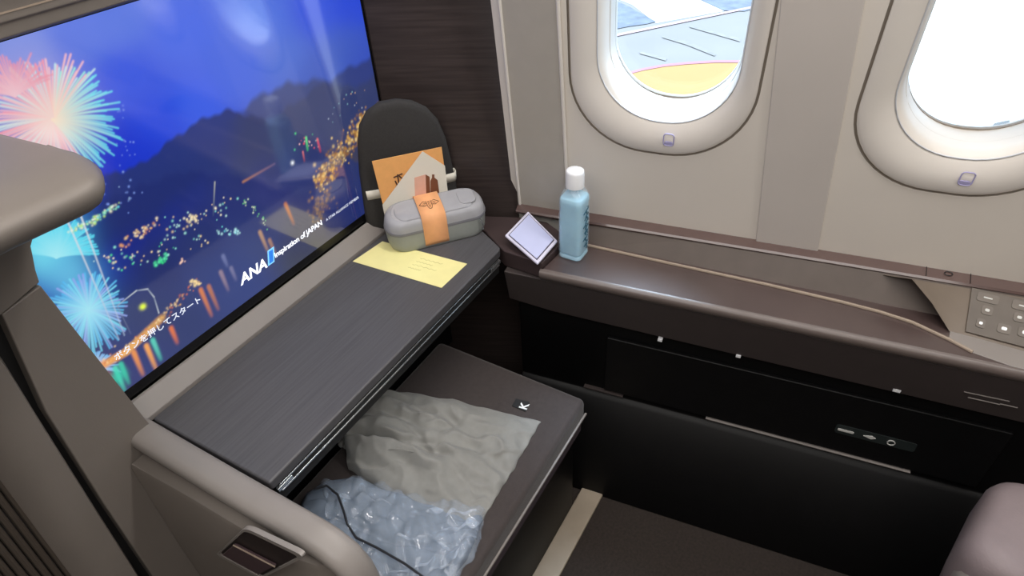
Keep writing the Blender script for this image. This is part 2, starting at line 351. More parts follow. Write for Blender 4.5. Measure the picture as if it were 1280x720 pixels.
splat(367, 204, s2l((240, 245, 250)), 1.8)
lights([(150, 215), (165, 235), (150, 250), (130, 240)], 20, [(170, 205, 250), (130, 160, 245)], (.5, 1.), 10, .7)
lights([(150, 120), (160, 160), (158, 200)], 16, [(150, 180, 250)], (.5, .9), 5, .6)
# golden hillside village
lights([(400, 235), (408, 215), (425, 195), (440, 175), (455, 155), (465, 140)], 420, [(226, 176, 92), (190, 138, 70), (248, 214, 140), (150, 104, 60), (120, 92, 66)], (.9, 2.2), 6, .85)
lights([(395, 275), (405, 255), (412, 235)], 100, [(190, 146, 84), (150, 110, 70), (120, 96, 70)], (1., 2.4), 6, .45)
lights([(400, 160), (430, 140), (460, 110)], 18, [(230, 240, 250), (160, 220, 220), (255, 210, 160)], (.5, .9), 8, .7)
line((305, 228), (345, 205), (190, 130, 90), (120, 100, 140), 1., .5, .3); line((270, 228), (268, 270), (200, 200, 190), (90, 110, 130), .6, .6, .2)
# waterfront road and reflections
line((112, 468), (160, 440), (226, 150, 90), (240, 170, 90), 2.2, .6, .7); line((160, 440), (205, 397), (240, 175, 95), (200, 150, 90), 2.2, .75, .6)
lights([(118, 462), (160, 438), (205, 398), (246, 352)], 120, [(250, 190, 110), (255, 225, 170), (220, 120, 70)], (.6, 1.3), 3, .7)
lights([(240, 350), (250, 356)], 16, [(255, 225, 160)], (.8, 1.6), 2)
for (u, v, L, c) in [(168, 440, 30, (240, 150, 80)), (184, 432, 34, (250, 170, 90)), (192, 425, 26, (90, 210, 190)), (215, 410, 20, (230, 120, 70)), (252, 362, 34, (220, 130, 80)), (262, 358, 30, (190, 120, 90)), (145, 460, 30, (80, 220, 190)), (152, 455, 26, (60, 200, 170)), (125, 470, 22, (250, 130, 80)), (277, 340, 24, (150, 130, 150)), (326, 290, 26, (190, 150, 120)), (338, 300, 20, (170, 130, 110)), (358, 255, 26, (200, 120, 80)), (290, 335, 16, (120, 120, 160)), (280, 320, 14, (110, 120, 170))]:
    line((u, v), (u+L*.42, v+L), c, c, 1.5, .75, .1)
for (u, v, c) in [(130, 475, (255, 120, 60)), (140, 480, (40, 220, 170)), (150, 470, (50, 210, 180)), (122, 460, (250, 160, 120))]:
    splat(u, v, s2l(c), 5, k=.7)
tower = [(148, 383), (172, 364), (186, 362), (194, 372), (200, 392)]
for a, c in zip(tower, tower[1:]): line(a, c, (170, 185, 205), (210, 218, 225), .5, .4, .8)
line((148, 383), (165, 418), (140, 150, 180), (130, 140, 170), .5, .4, .2)
splat(180, 384, s2l((240, 250, 90)), 2.2); splat(180, 384, s2l((230, 255, 60)), 1.6)
me = bpy.data.meshes.new('display')
base = np.array(world_loc(T))
V = np.stack([XX, np.full_like(XX, .003), ZZ], -1).reshape(-1, 3)-base
idx = np.arange(NX*NZ).reshape(NZ, NX)
F = np.stack([idx[:-1, :-1], idx[:-1, 1:], idx[1:, 1:], idx[1:, :-1]], -1).reshape(-1, 4)
me.vertices.add(len(V)); me.vertices.foreach_set('co', V.ravel()); me.loops.add(F.size); me.loops.foreach_set('vertex_index', F.ravel().astype(np.int32))
me.polygons.add(len(F)); me.polygons.foreach_set('loop_start', np.arange(0, F.size, 4, dtype=np.int32)); me.update(calc_edges=True)
ca = me.color_attributes.new('picture', 'FLOAT_COLOR', 'POINT')
ca.data.foreach_set('color', np.concatenate([np.clip(IMG, 0, 1), np.ones(IMG.shape[:2]+(1,))], -1).reshape(-1).astype(np.float32))
ms = bpy.data.materials.new('lit_display'); ms.use_nodes = True; nt = ms.node_tree; pb = nt.nodes['Principled BSDF']
va = nt.nodes.new('ShaderNodeVertexColor'); va.layer_name = 'picture'
nt.links.new(va.outputs['Color'], pb.inputs['Emission Color']); pb.inputs['Emission Strength'].default_value = 1.0
pb.inputs['Base Color'].default_value = (.004, .004, .005, 1); pb.inputs['Roughness'].default_value = .09; pb.inputs['Coat Weight'].default_value = 1.; pb.inputs['Coat Roughness'].default_value = .07; pb.inputs['Coat IOR'].default_value = 1.7; pb.inputs['Specular IOR Level'].default_value = .8
me.materials.append(ms); disp = bpy.data.objects.new('display', me); col.objects.link(disp); disp.parent = T
# lettering shown on the screen
m_txt = emit('screen_white', (245, 248, 255), .95); m_txt2 = emit('screen_soft_white', (215, 222, 235), .8); m_blue = emit('screen_logo_blue', (40, 110, 200), .9); m_cy = emit('screen_logo_cyan', (120, 190, 240), .9)
EX = (1, 0, 0); EZ = (0, 0, 1)
p = py_(303, 357, 0); text('airline_lettering', 'ANA', m_txt, T, (p[0], .0028, p[2]), EX, EZ, .030, bold=.03, shear=.25)
p0 = p[0]+.066; z0 = p[2]
q_ = MB().prism([(p0, .0026, z0), (p0+.016, .0026, z0), (p0+.026, .0026, z0+.030), (p0+.010, .0026, z0+.030)], (0, -.0004, 0)); q_.build('logo_mark', m_cy, T, smooth=False)
q_ = MB().prism([(p0+.004, .0022, z0+.003), (p0+.014, .0022, z0+.003), (p0+.0215, .0022, z0+.027), (p0+.0115, .0022, z0+.027)], (0, -.0004, 0)); q_.build('logo_mark', m_blue, T, smooth=False)
p = py_(345, 323, 0); text('slogan_lettering', 'Inspiration of JAPAN', m_txt, T, (p[0], .0028, p[2]), EX, EZ, .0165, bold=.015, spacing=.95)
p = py_(409, 277, 0); text('alliance_lettering', 'A STAR ALLIANCE MEMBER', m_txt2, T, (p[0], .0028, p[2]), EX, EZ, .0085)
p = py_(146, 452, 0); text('start_lettering', 'ボタンを押してスタート', m_txt2, T, (p[0], .0028, p[2]), EX, EZ, .0152, bold=.012)
# grey surround: top bar, right post, sloping lower ledge
b = MB(); prof = [(.003, .541), (-.004, .545), (-.006, .560), (-.010, .562), (-.012, .585), (-.02, .60), (-.02, .66), (.065, .66), (.065, .541)]
b.prism([(SX0-.02, y, z) for y, z in prof], (SX1-SX0+.03, 0, 0)); b.build('top_frame', m_brown, T, bevel=.002)
b = MB().aabb(SX0-.02, SX1+.01, -.0115, -.0095, .571, .573); b.build('frame_line', m_edge, T)
b = MB(); b.prism([(SX0, y, z) for y, z in [(.002, -.018), (-.004, -.019), (-.027, -.046), (-.027, -.056), (.002, -.056)]], (.012-SX0, 0, 0)); b.build('lower_ledge', m_brownl, T, bevel=.0015)

# ------------------------------------------------------------------ pull-out table under the screen
TZ = -.05
T = thing('pull_out_table', (-.28, -.15, -.13), 'dark wood-grained shelf table below the big screen', 'table')
outline = [(-.622, -.029), (-.615, -.302), (.052, -.302), (.064, -.296), (.108, -.213), (.132, -.11), (.084, -.029)]
b = MB().prism([(x, y, TZ-.02) for x, y in outline], (0, 0, .02)); b.build('table_top', m_table, T, bevel=.004)
b = MB().aabb(-.606, .058, -.294, -.06, -.118, -.0705); b.build('table_body', m_black2, T, bevel=.002)
for z in (-.079, -.094):
    MB().aabb(-.60, .056, -.2975, -.2945, z-.0018, z+.0018).build('metal_rail', m_silver, T, bevel=.0008)
MB().aabb(-.606, -.575, -.2985, -.293, -.090, -.082).build('rail_catch', m_silver, T, bevel=.001)
MB().aabb(.020, .060, -.2985, -.293, -.090, -.082).build('rail_catch', m_silver, T, bevel=.001)
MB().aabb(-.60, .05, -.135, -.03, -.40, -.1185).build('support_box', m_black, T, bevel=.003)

# ------------------------------------------------------------------ aisle side: cabinet with rounded cap, divider with latch, door
T = thing('partition_cabinet', (-.75, -.02, FZ), 'taupe cabinet post with rounded overhanging cap beside the screen', 'cabinet')
YP = -.05
# capped upper block: profile in the x-z plane, concave sweep from post to cap
sil = [(42, 322), (39, 308), (42, 297), (48, 288), (58, 279), (72, 271), (88, 264), (104, 254)]
prof = [py_(u, v, YP) for u, v in sil]+[py_(118, 243, YP)]
xr = prof[-1][0]; zc_ = prof[-1][2]
pl = [np.array([p[0], YP, p[2]]) for p in prof]
zt = .43
pl = [py_(50, 353, YP), py_(45, 338, YP)]+pl+[np.array([xr, YP, zt-.02]), np.array([-1.1, YP, zt-.02]), np.array([-1.1, YP, .25]), np.array([-.71, YP, .262])]
b = MB().prism(pl, (0, .11, 0)); b.build('upper_block', m_brown, T, bevel=.002)
# cap plate: horizontal slab, rounded inboard-near corner
CT = .455
cp = [pz(u, v, CT) for u, v in [(0, 161), (50, 173), (80, 180), (96, 184), (107, 189), (115, 195), (121, 202), (124, 210), (123, 217), (118, 223), (108, 230), (92, 238), (70, 248), (40, 261), (0, 279)]]
cap = [(p[0], p[1]) for p in cp]
cap = cap+[(-1.1, cap[-1][1]), (-1.1, cap[0][1])]
nc = len(cp)
rings = []
cc = np.array([-.72, -.10])
for z, ins in ((CT-.040, .030), (CT-.038, .020), (CT-.032, .010), (CT-.022, .003), (CT-.011, .0), (CT-.004, .005), (CT, .016)):
    ring_ = []
    for i_, (x, y) in enumerate(cap):
        if i_ < nc:
            a_ = np.array(cap[max(i_-1, 0)]); c_ = np.array(cap[min(i_+1, nc-1)]); t_ = (c_-a_)/np.linalg.norm(c_-a_); n2 = np.array([t_[1], -t_[0]])
            if n2@(cc-np.array([x, y])) < 0: n2 = -n2
            x, y = x+n2[0]*ins, y+n2[1]*ins
        elif i_ == nc: y += ins
        y = min(y, -.004)
        ring_.append((x, y, z))
    rings.append(ring_)
b = MB().loft(rings, True, True); b.build('cap', m_brown, T, angle=60)
post_r0 = py_(45, 332, YP); post_r1 = py_(160, 492, YP)
b = MB().prism([(float(py_(51, 357, YP)[0]), YP, float(py_(51, 357, YP)[2])), (post_r1[0]+.002, YP, -.03), (-.634, YP, -.05), (-.634, YP, FZ), (-.785, YP, FZ), (-.752, YP, -.11), (-.737, YP, .1), (-.710, YP, .262)], (0, .08, 0))
b.build('post', m_brown, T, bevel=.002)
b = MB().prism([(-.785, YP+.02, FZ), (-.752, YP+.02, -.11), (-.737, YP+.02, .1), (-.708, YP+.02, .262), (-1.1, YP+.02, .262), (-1.1, YP+.02, FZ)], (0, .06, 0)); b.build('shadow_gap', m_black2, T)

# divider wall along the aisle with rounded top rail
T = thing('side_divider', (-.66, -.25, FZ), 'low taupe divider with a rounded rail and recessed latch beside the table', 'divider')
b = MB().prism([(-.700, YP-.002, -.075), (-.672, -.40, -.085), (-.664, -.47, -.11), (-.655, -.50, -.16), (-.655, -.50, FZ), (-.74, YP-.002, FZ)], (.035, 0, 0))
# outer shell as loft between top outline and floor outline
b = MB()
top = [(-.690, YP-.002), (-.684, -.18), (-.680, -.31), (-.676, -.40), (-.668, -.44), (-.650, -.465), (-.630, -.475), (-.624, -.465), (-.624, YP-.002)]
def shell(z, out): return [(x-out if i < 6 else x, y-(out*.4 if 3 < i < 7 else 0), z) for i, (x, y) in enumerate(top)]
b.loft([shell(-.078, .0), shell(-.085, .003), shell(-.30, .012), shell(FZ, .02)], True, True)
shell_o = b.build('body', m_brown, T, angle=30)
# rail: sweep of a rounded section, turning down at its near end
path = [(-.650, -.030, -.052), (-.6485, -.15, -.052), (-.647, -.25, -.052), (-.645, -.35, -.052), (-.643, -.42, -.053), (-.642, -.448, -.057), (-.641, -.472, -.070), (-.640, -.486, -.095), (-.640, -.492, -.14), (-.640, -.495, -.30), (-.640, -.495, FZ)]
b = MB(); sec = [(.023, .004), (.022, .010), (.018, .0145), (.010, .017), (-.010, .017), (-.018, .0145), (-.023, .009), (-.0245, .001), (-.022, -.009), (-.015, -.020), (-.006, -.028), (.018, -.028), (.022, -.020)]; rings = []
for i, p in enumerate(path):
    p = np.array(p); t = np.array(path[min(i+1, len(path)-1)])-np.array(path[max(i-1, 0)]); t = t/np.linalg.norm(t)
    ex = np.array([1., 0, 0]); ey = np.cross(ex, t); ey /= np.linalg.norm(ey)
    if ey[2] < 0 and abs(t[2]) < .9: ey = -ey
    if abs(t[2]) >= .9: ey = np.array([0, -1., 0])
    w = 1.0
    rings.append([p+ex*a*w+ey*c for a, c in sec])
b.loft(rings, True, True); b.build('top_rail', m_brownl, T, angle=60)
b = MB().prism([(-.6225, YP, -.07), (-.6225, -.47, -.075), (-.6225, -.47, FZ), (-.6225, YP, FZ)], (-.004, 0, 0)); b.build('inner_lining', m_black2, T)
# recessed latch: dish outline on the outer face
def ox(u, v): return px_(u, v, -.697)
c4 = [ox(270, 690), ox(302, 660), ox(372, 694), ox(342, 724)]
cen = sum(c4)/4
e1 = (c4[2]-c4[1]); L1 = np.linalg.norm(e1); e1 = e1/L1; e2 = c4[1]-c4[0]; L2 = np.linalg.norm(e2); e2 /= L2
nx_ = np.array([-1., 0, 0])
def dish(hw, hh, r, o): return [cen+e1*a+e2*c+nx_*o for a, c in rrect(hw, hh, r, 6)]
b = MB(); b.loft([dish(L1*.52, L2*.56, .02, -.004), dish(L1*.52, L2*.56, .02, .0025), dish(L1*.48, L2*.50, .018, .0025), dish(L1*.46, L2*.48, .017, -.001)], True, False); b.build('latch_bezel', m_brownl, T)
m_latch = mat('plum_latch_plastic', (74, 58, 62), .45, vary=.05)
b = MB(); r_ = dish(L1*.47, L2*.49, .018, .0005); b.add(r_, [tuple(range(len(r_)))]); b.build('latch_dish', mat('dark_latch_dish', (38, 30, 30), .5), T)
b = MB().prism([cen+e1*a+e2*c+nx_*.001 for a, c in [(-L1*.42, -L2*.38), (L1*.40, -L2*.38), (L1*.40, L2*.08), (-L1*.42, L2*.08)]], nx_*.005); lp = b.build('latch_lever', m_latch, T, bevel=.002)
b = MB().tube([cen+e1*(-L1*.42)+e2*L2*.08+nx_*.006, cen+e1*L1*.40+e2*L2*.08+nx_*.006], .0012); b.build('lever_edge', m_edge, lp)

# sliding door leaf and jamb at the left: fluted panel
T = thing('door_1', (-.95, -.06, FZ), None, None); struct(T)
YD = -.06
def yd(u, v): return py_(u, v, YD)
gl = [yd(-30, 372), yd(22, 450), yd(60, 514), yd(131, 630), yd(187, 720), yd(250, 830)]
b = MB(); rings = []
for p in gl:
    x, z = p[0]-.011, p[2]
    rings.append([(x, YD+.012, z), (x-.004, YD, z), (x-.03, YD-.004, z), (x-.055, YD+.004, z), (x-.075, YD+.03, z), (x-.09, YD+.06, z), (x, YD+.06, z)])
b.loft(rings, True, True); b.build('door_jamb', m_brown, T, angle=60)
b = MB()
for k in range(26):
    off = .072+k*.011
    b.tube([(p[0]-off, YD+.03, p[2]) for p in gl], .0048, 8)
b.build('fluted_panel', m_flute, T)
b = MB().prism([(p[0]-.07, YD+.03, p[2]) for p in gl]+[(p[0]-.38, YD+.03, p[2]) for p in gl[::-1]], (0, .02, 0)); b.build('door_backing', m_flute, T)

# ------------------------------------------------------------------ ottoman
T = thing('ottoman', (-.3, -.33, FZ), 'brown-grey upholstered footrest bench under the table', 'ottoman')
OZ = -.33
b = MB().aabb(-.60, -.018, -.552, -.150, OZ-.075, OZ); b.build('seat_cushion', m_otto, T, bevel=.014, seg=4)
b = MB().aabb(-.598, -.024, -.546, -.160, OZ-.11, OZ-.076); b.build('cushion_side', m_ottos, T, bevel=.004)
b = MB().aabb(-.598, -.020, -.5565, -.552, OZ-.052, OZ-.046); b.build('piping', m_brownl, T, bevel=.001)
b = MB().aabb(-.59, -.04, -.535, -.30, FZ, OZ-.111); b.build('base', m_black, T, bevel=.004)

# ------------------------------------------------------------------ side console along the windows
S0, S1 = .30, 2.2
T = thing('side_console', K(.9, .1, FZ), 'long dark brown side console running under the cabin windows', 'console')
CZt = -.08
backc = [st(pz(u, v, CZt))[:2] for u, v in [(737, 308), (850, 333), (960, 357), (1050, 378), (1100, 391), (1140, 404), (1185, 425), (1215, 441), (1250, 460), (1282, 478)]]
fr = [(.405, .012), (S1, .012)]
tp = [(.405, .012)]+[(s, .012) for s in (.6, .9, 1.2, 1.285)]+backc[::-1]+[(.44, .118)]
tp = [(.405, .012), (1.36, .012), (1.36, .15), (.435, .15)]
b = MB().prism([K(s, t, CZt-.012) for s, t in tp], (0, 0, .012)); b.build('top_surface', m_ctop, T, bevel=.0015)
# tan edging along the back curve
ed = [K(s, t, CZt+.002) for s, t in [(.44, .124)]+[c for c in backc if c[1] > .012]]
b = MB().tube(ed, .0035, 8); b.build('back_edging', m_edge, T)
# front nosing and apron
b = MB(); sec = [(.012, CZt), (.004, CZt-.002), (.001, CZt-.010), (.004, CZt-.022), (.012, CZt-.028), (.020, CZt-.028), (.020, CZt-.0125)]
b.prism([K(.400, t, z) for t, z in sec], (S1-.4)*D); b.build('front_nosing', mat('satin_brown_nosing', (98, 88, 84), .3, vary=.04), T, angle=70)
b = MB(); za0, za1 = -.214, -.214
b.loft([[K(.312, .010, CZt-.028), K(.312, .03, za0+.01), K(.312, .10, za0+.01), K(.312, .10, CZt-.028)],
        [K(.42, .010, CZt-.028), K(.42, .03, za0), K(.42, .10, za0), K(.42, .10, CZt-.028)],
        [K(S1, .010, CZt-.028), K(S1, .03, za1-.015), K(S1, .10, za1-.015), K(S1, .10, CZt-.028)]], True, True)
b.build('apron', m_apron, T, bevel=.003)
# recessed dark drawer faces below
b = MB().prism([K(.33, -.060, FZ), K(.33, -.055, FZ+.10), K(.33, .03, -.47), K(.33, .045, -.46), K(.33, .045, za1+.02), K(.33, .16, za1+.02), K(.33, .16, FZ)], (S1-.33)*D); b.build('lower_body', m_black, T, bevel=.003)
b = MB().prism([K(.55, .036, -.440), K(.55, .036, -.262), K(.55, .046, -.262), K(.55, .046, -.440)], .80*D); dr = b.build('drawer_front', mat('black_brown_drawer', (15, 15, 16), .4, spec=.25, vary=.1), T, bevel=.003)
b = MB().prism([K(.80, .033, -.4452), K(.80, .033, -.4432), K(.80, .046, -.443), K(.80, .046, -.447)], .43*D); b.build('drawer_lip', m_brownl, T)
b = MB().prism([K(.50, .034, -.449), K(.50, .034, -.446), K(.50, .046, -.446), K(.50, .046, -.449)], .10*D); b.build('drawer_lip', m_apron, T)
for u, v, w in ((825, 425, .010), (923, 445, .010), (1121, 488, .014)):
    s, t, z = st(pt(u, v, .028)); MB().prism([K(s-w/2, .026, z-.004), K(s+w/2, .026, z-.004), K(s+w/2, .026, z+.003), K(s-w/2, .026, z+.003)], .012*N).build('latch_tab', m_white, T, bevel=.001)
b = MB()
for u0, v0, u1, v1 in ((1205, 490, 1262, 502), (1210, 497, 1250, 506), (1250, 505, 1272, 510)):
    a_ = st(pt(u0, v0, .018)); c_ = st(pt(u1, v1, .018)); b.tube([K(a_[0], .0185, a_[2]), K(c_[0], .0185, c_[2])], .0012, 6)
b.build('apron_slots', m_brownl, T)
# small socket panel in the recess with its marks
s0, _, z0 = st(pt(1047, 536, .034)); s1, _, z1 = st(pt(1142, 560, .034))
zc = (z0+z1)/2
b = MB().prism([K(s0+(s1-s0)/2+a, .034, zc+c) for a, c in rrect((s1-s0)/2+.004, .013, .006, 5)], .006*N); sp = b.build('socket_panel', mat('dark_green_grey_panel', (38, 44, 44), .35), T)
b = MB().prism([K(s0+.016+a, .0325, zc+.0+c) for a, c in rrect(.016, .0028, .0028, 4)], .002*N); b.build('usb_socket', m_mark, sp)
b = MB().prism([K(s0+.062+a, .0325, zc+.0+c) for a, c in [(-.012, 0), (-.003, .003), (.004, .005), (.012, 0), (.004, -.005), (-.003, -.003)]], .002*N); b.build('socket_symbol', m_mark, sp)
lo = [K(s0+.103+.007*math.cos(a), .0325, zc+.007*math.sin(a)) for a in np.linspace(0, 2*PI, 13)]
b = MB().tube(lo, .0012, 6, False); b.build('headphone_socket', m_mark, sp)
# small bright screw heads low on the body
for u, v in ((850, 590), (1065, 667), (1082, 665), (1070, 690), (1012, 548)):
    s, t, z = st(pt(u, v, .034)); c0 = K(s, .0435, z)
    MB().loft([[c0+.003*(math.cos(a)*D+math.sin(a)*UP) for a in np.linspace(0, 2*PI, 10, endpoint=False)], [c0-.003*N+.002*(math.cos(a)*D+math.sin(a)*UP) for a in np.linspace(0, 2*PI, 10, endpoint=False)]], True, True).build('screw_head', m_apron, T)

# back panel (dark) rising to the wall foot
b = MB(); rows = []
def foot(s): return -.040+.018*min(max((s-.29)/1.0, 0), 1)
for s, t in [(.455, .125)]+backc[1:5]+[(1.14, .11), (1.22, .11), (1.30, .11)]:
    t = max(t, .110)-(.004 if s > 1 else 0); tt = t; rows.append([K(s, tt+.003, CZt-.012), K(s+.01, max(tt, .1)*.2+.138, foot(s)-.006), K(s+.01, .19, foot(s)-.006), K(s, .19, CZt-.012)])
b.loft(rows, True, True); b.build('back_panel', m_back, T, smooth=False)
# lighter control housing beyond the curve
q1 = pt(1108, 321, .150); q2 = pz(1188, 416, CZt); q3 = pz(1205, 421, CZt+.002)
a1 = st(q1); a2 = st(q2)
hs = K(*st(pz(1282, 441, CZt))); 
hp = [pt(1108, 333, .156), pt(1140, 349, .122), pt(1165, 379, .092), q2, pz(1215, 423, CZt), pz(1290, 444, CZt), pz(1400, 470, CZt)]
tops = [K(s_, .1555, foot(s_)-.0095) for s_ in [st(pt(u_, 331+(u_-1108)*.17, .157))[0] for u_ in (1108.5, 1140, 1162, 1190, 1215, 1290, 1400)]]
hp[0] = tops[0]-.001*UP
b = MB(); b.loft([hp, tops, [p_+.006*N for p_ in tops], [K(st(p_)[0], .17, CZt-.012) for p_ in hp]], False)
m_house = mat('warm_brown_housing', (112, 101, 90), .5, vary=.03)
b.build('control_housing', m_house, T, angle=60)
ar = [c for c in backc[6:] if c[1] > .013]
b = MB().prism([K(s_, t_, CZt-.012) for s_, t_ in ar+[(1.274, .012), (S1, .012), (S1, .15), (1.20, .15)]], (0, 0, .0135)); b.build('armrest_top', m_brownl, T, bevel=.001)
# keypad: real buttons on the housing face
A = hp[4]; B_ = hp[5]; C_ = tops[4]; D_ = tops[5]
def hf(u, v): # point on housing face plane through A,B,C
    n_ = np.cross(B_-A, C_-A); return bp(u, v, n_, n_@A)
n_ = np.cross(B_-A, C_-A); n_ /= np.linalg.norm(n_)
if n_@N > 0: n_ = -n_
b = MB().prism([hf(u, v)+n_*.0005 for u, v in [(1214, 360), (1206, 415), (1292, 438), (1292, 378)]], n_*.003); kp = b.build('keypad', mat('grey_brown_keypad', (92, 84, 76), .5), T, bevel=.001)
eS = (B_-A)/np.linalg.norm(B_-A); eU = np.cross(n_, eS); eU = eU if eU[2] > 0 else -eU
for (u, v, hw, hh) in ((1234, 374, .010, .0018), (1278, 384, .010, .0018), (1233, 389, .005, .004), (1273, 398, .005, .004), (1225, 405, .004, .004), (1254, 412, .006, .0045), (1280, 417, .006, .0045)):
    c_ = hf(u, v)+n_*.0036
    bk = MB().prism([c_+eS*a+eU*c for a, c in rrect(hw*1.7, .009, .004, 4)], n_*.0012).build('button', mat('keypad_button', (104, 96, 88), .5) if not bpy.data.materials.get('keypad_button') else bpy.data.materials['keypad_button'], kp)
    MB().prism([c_+eS*a+eU*c+n_*.0013 for a, c in rrect(hw*.7, hh*.7, min(hh*.6, .002), 3)], n_*.0006).build('button_symbol', m_white if v > 400 else m_mark, kp)

# wall foot strip: glossy brown rail catching the window light
b = MB(); rows = []
for s in (.285, .6, 1.0, 1.4, 2.2):
    z = foot(s); rows.append([K(s, .160, z-.010), K(s, .157, z-.004), K(s, .160, z+.000), K(s, .184, z+.010), K(s, .19, z-.010)])
b.loft(rows, True, True); struct(b.build('trim_4', mat('glossy_brown_rail', (86, 68, 64), .18, vary=.05, coat=.8, coat_rough=.08), angle=30))
b = MB()
s_, t_, z_ = st(pt(1165, 329, .16)); 
b.tube([K(s_, .160, foot(s_)+.0005), K(s_, .183, foot(s_)+.0102)], .0006, 4)
s2_ = st(pt(1221, 339, .16))[0]; b.tube([K(s2_, .160, foot(s2_)+.0005), K(s2_, .183, foot(s2_)+.0102)], .0006, 4)
sm_ = (s_+s2_)/2; b.tube([K(sm_+.007*math.cos(a), .172+.004*math.sin(a), foot(sm_)+.0062+.0016*math.sin(a)) for a in np.linspace(0, 2*PI, 12)], .0008, 4)
struct(b.build('trim_5', m_black2))

# corner filler between table, wall return and console
T = thing('corner_housing', K(.33, .10, -.3), 'dark brown corner housing between the table end and the console', 'housing')
poly = [(.118, -.222), (.072, -.300), K(.403, .013, 0)[:2], K(.427, .124, 0)[:2], K(.36, .168, 0)[:2], K(.292, .168, 0)[:2], (.150, -.125)]
b = MB().prism([(p_[0], p_[1], -.107) for p_ in poly], (0, 0, .042)); b.build('body', mat('dark_plum_housing', (66, 54, 54), .45, vary=.06), T, bevel=.004)
# slanted flap; its plate colour carries the reflected sky
fa, fb, fc, fd = pz(631, 295, -.040), pz(660, 265, -.034), pz(697, 302, -.052), pz(672, 331, -.058)
mid = (fa+fb+fc+fd)/4
T = thing('folding_flap', (mid[0], mid[1], -.075), 'slanted flap tinted with a pale sky reflection left of the water bottle', 'flap')
nn = np.cross(fb-fa, fd-fa); nn /= np.linalg.norm(nn); nn = nn if nn[2] > 0 else -nn
quad = [fa, fb, fc, fd]
def inset(k): return [mid+(p_-mid)*k for p_ in quad]
b = MB().prism([p_-nn*.003 for p_ in inset(1.0)], nn*.006); b.build('frame', mat('pale_lavender_rim', (216, 214, 232), .3), T, bevel=.0025, seg=3)
b = MB().prism([p_+nn*.0031 for p_ in inset(.87)], nn*.0008); b.build('inner_border', mat('dark_inner_line', (70, 66, 84), .4), T)
b = MB().prism([p_+nn*.0036 for p_ in inset(.83)], nn*.0012); b.build('plate', m_mirror, T)

# floor strip
b = MB().aabb(-.62, .062, -.592, -.534, FZ, FZ+.012); b.build('trim_6', m_strip, bevel=.004); struct(bpy.data.objects['trim_6'])

# ------------------------------------------------------------------ seat side bolster, bottom right
A0 = pt(1225, 612, -.16)
T = thing('seat', (A0[0], A0[1]-.2, FZ), 'mauve-grey padded seat corner at the lower right below the console', 'seat')
def pad(name, cx, cy, hw, hd, z0, z1, r, m, rot=0):
    rings = []
    for z, i in ((z0, .012), (z0+.012, 0), ((z0+z1)/2, -.004), (z1-.045, 0), (z1-.025, .006), (z1-.012, .014), (z1-.004, .026), (z1, .045)):
        lx, ly = .6*.12*(z1-z), -.8*.12*(z1-z)
        rings.append([(cx+lx+math.cos(rot)*a-math.sin(rot)*c, cy+ly+math.sin(rot)*a+math.cos(rot)*c, z) for a, c in rrect(hw-i, hd-i, min(max(r-i*.5, .012), hd-i-.002), 8)])
    return MB().loft(rings, True, True).build(name, m, T, angle=80)
c1 = pz(1262, 655, -.23)
pad('side_bolster', c1[0], c1[1]-.02, .115, .066, -.46, -.222, .055, m_seat, -.25)
pad('seat_shell', c1[0]-.022, c1[1]-.012, .108, .052, -.58, -.262, .05, m_brownl, -.25)
pad('seat_base', c1[0]-.05, c1[1]-.10, .10, .08, FZ, -.53, .03, m_black2, -.2)

# ------------------------------------------------------------------ water bottle
bs = pz(717, 317.5, CZt); bx_, by_ = float(bs[0]), float(bs[1])
# height from the sight line to the cap top above the same spot
nplane = np.array([M[2][0], M[2][1], 0]); nplane /= np.linalg.norm(nplane)
BH = float(bp(716, 212, nplane, nplane@bs)[2])-CZt
BW = .0385*BH/.20
T = thing('water_bottle', (bx_, by_, CZt), 'clear pale blue water bottle with white cap on the console', 'bottle')
def bring(w, z, rr, rot=.0): return [(bx_+math.cos(rot)*a-math.sin(rot)*c, by_+math.sin(rot)*a+math.cos(rot)*c, CZt+z) for a, c in rrect(w, w, rr*w, 6)]
W_ = .0275
prof = [(.0, .78, .6), (.004, .92, .5), (.012, .98, .42), (.03, 1., .42), (.05, .97, .42), (.058, .93, .42), (.066, .97, .42), (.09, 1.0, .42), (.5, 1., .42), (.60, .965, .42), (.66, 1.0, .45), (.71, .98, .5), (.755, .88, .7), (.785, .74, .9), (.80, .60, 1.), (.815, .55, 1.), (.84, .55, 1.), (.85, .6, 1.), (.855, .55, 1.)]
b = MB().loft([bring(W_*k, max(.0006, BH*h), min(r, .999)) for h, k, r in prof], True, True); b.build('body', m_glassy, T, angle=60)
b = MB().loft([bring(W_*k*.93, max(.003, BH*h), min(r, .999)) for h, k, r in prof[1:12]]+[bring(W_*.85, BH*.72, .6)], True, True); b.build('water', m_water, T, angle=60)
rings = []
for z, k in ((.815, .62), (.82, .70), (.975, .68), (.992, .64), (1.0, .54)):
    rings.append([(bx_+W_*k*(1+.03*(i % 2))*math.cos(a), by_+W_*k*(1+.03*(i % 2))*math.sin(a), CZt+BH*z) for i, a in enumerate(np.linspace(0, 2*PI, 36, endpoint=False))])
b = MB().loft(rings, True, True); b.build('cap', m_white, T, angle=60)
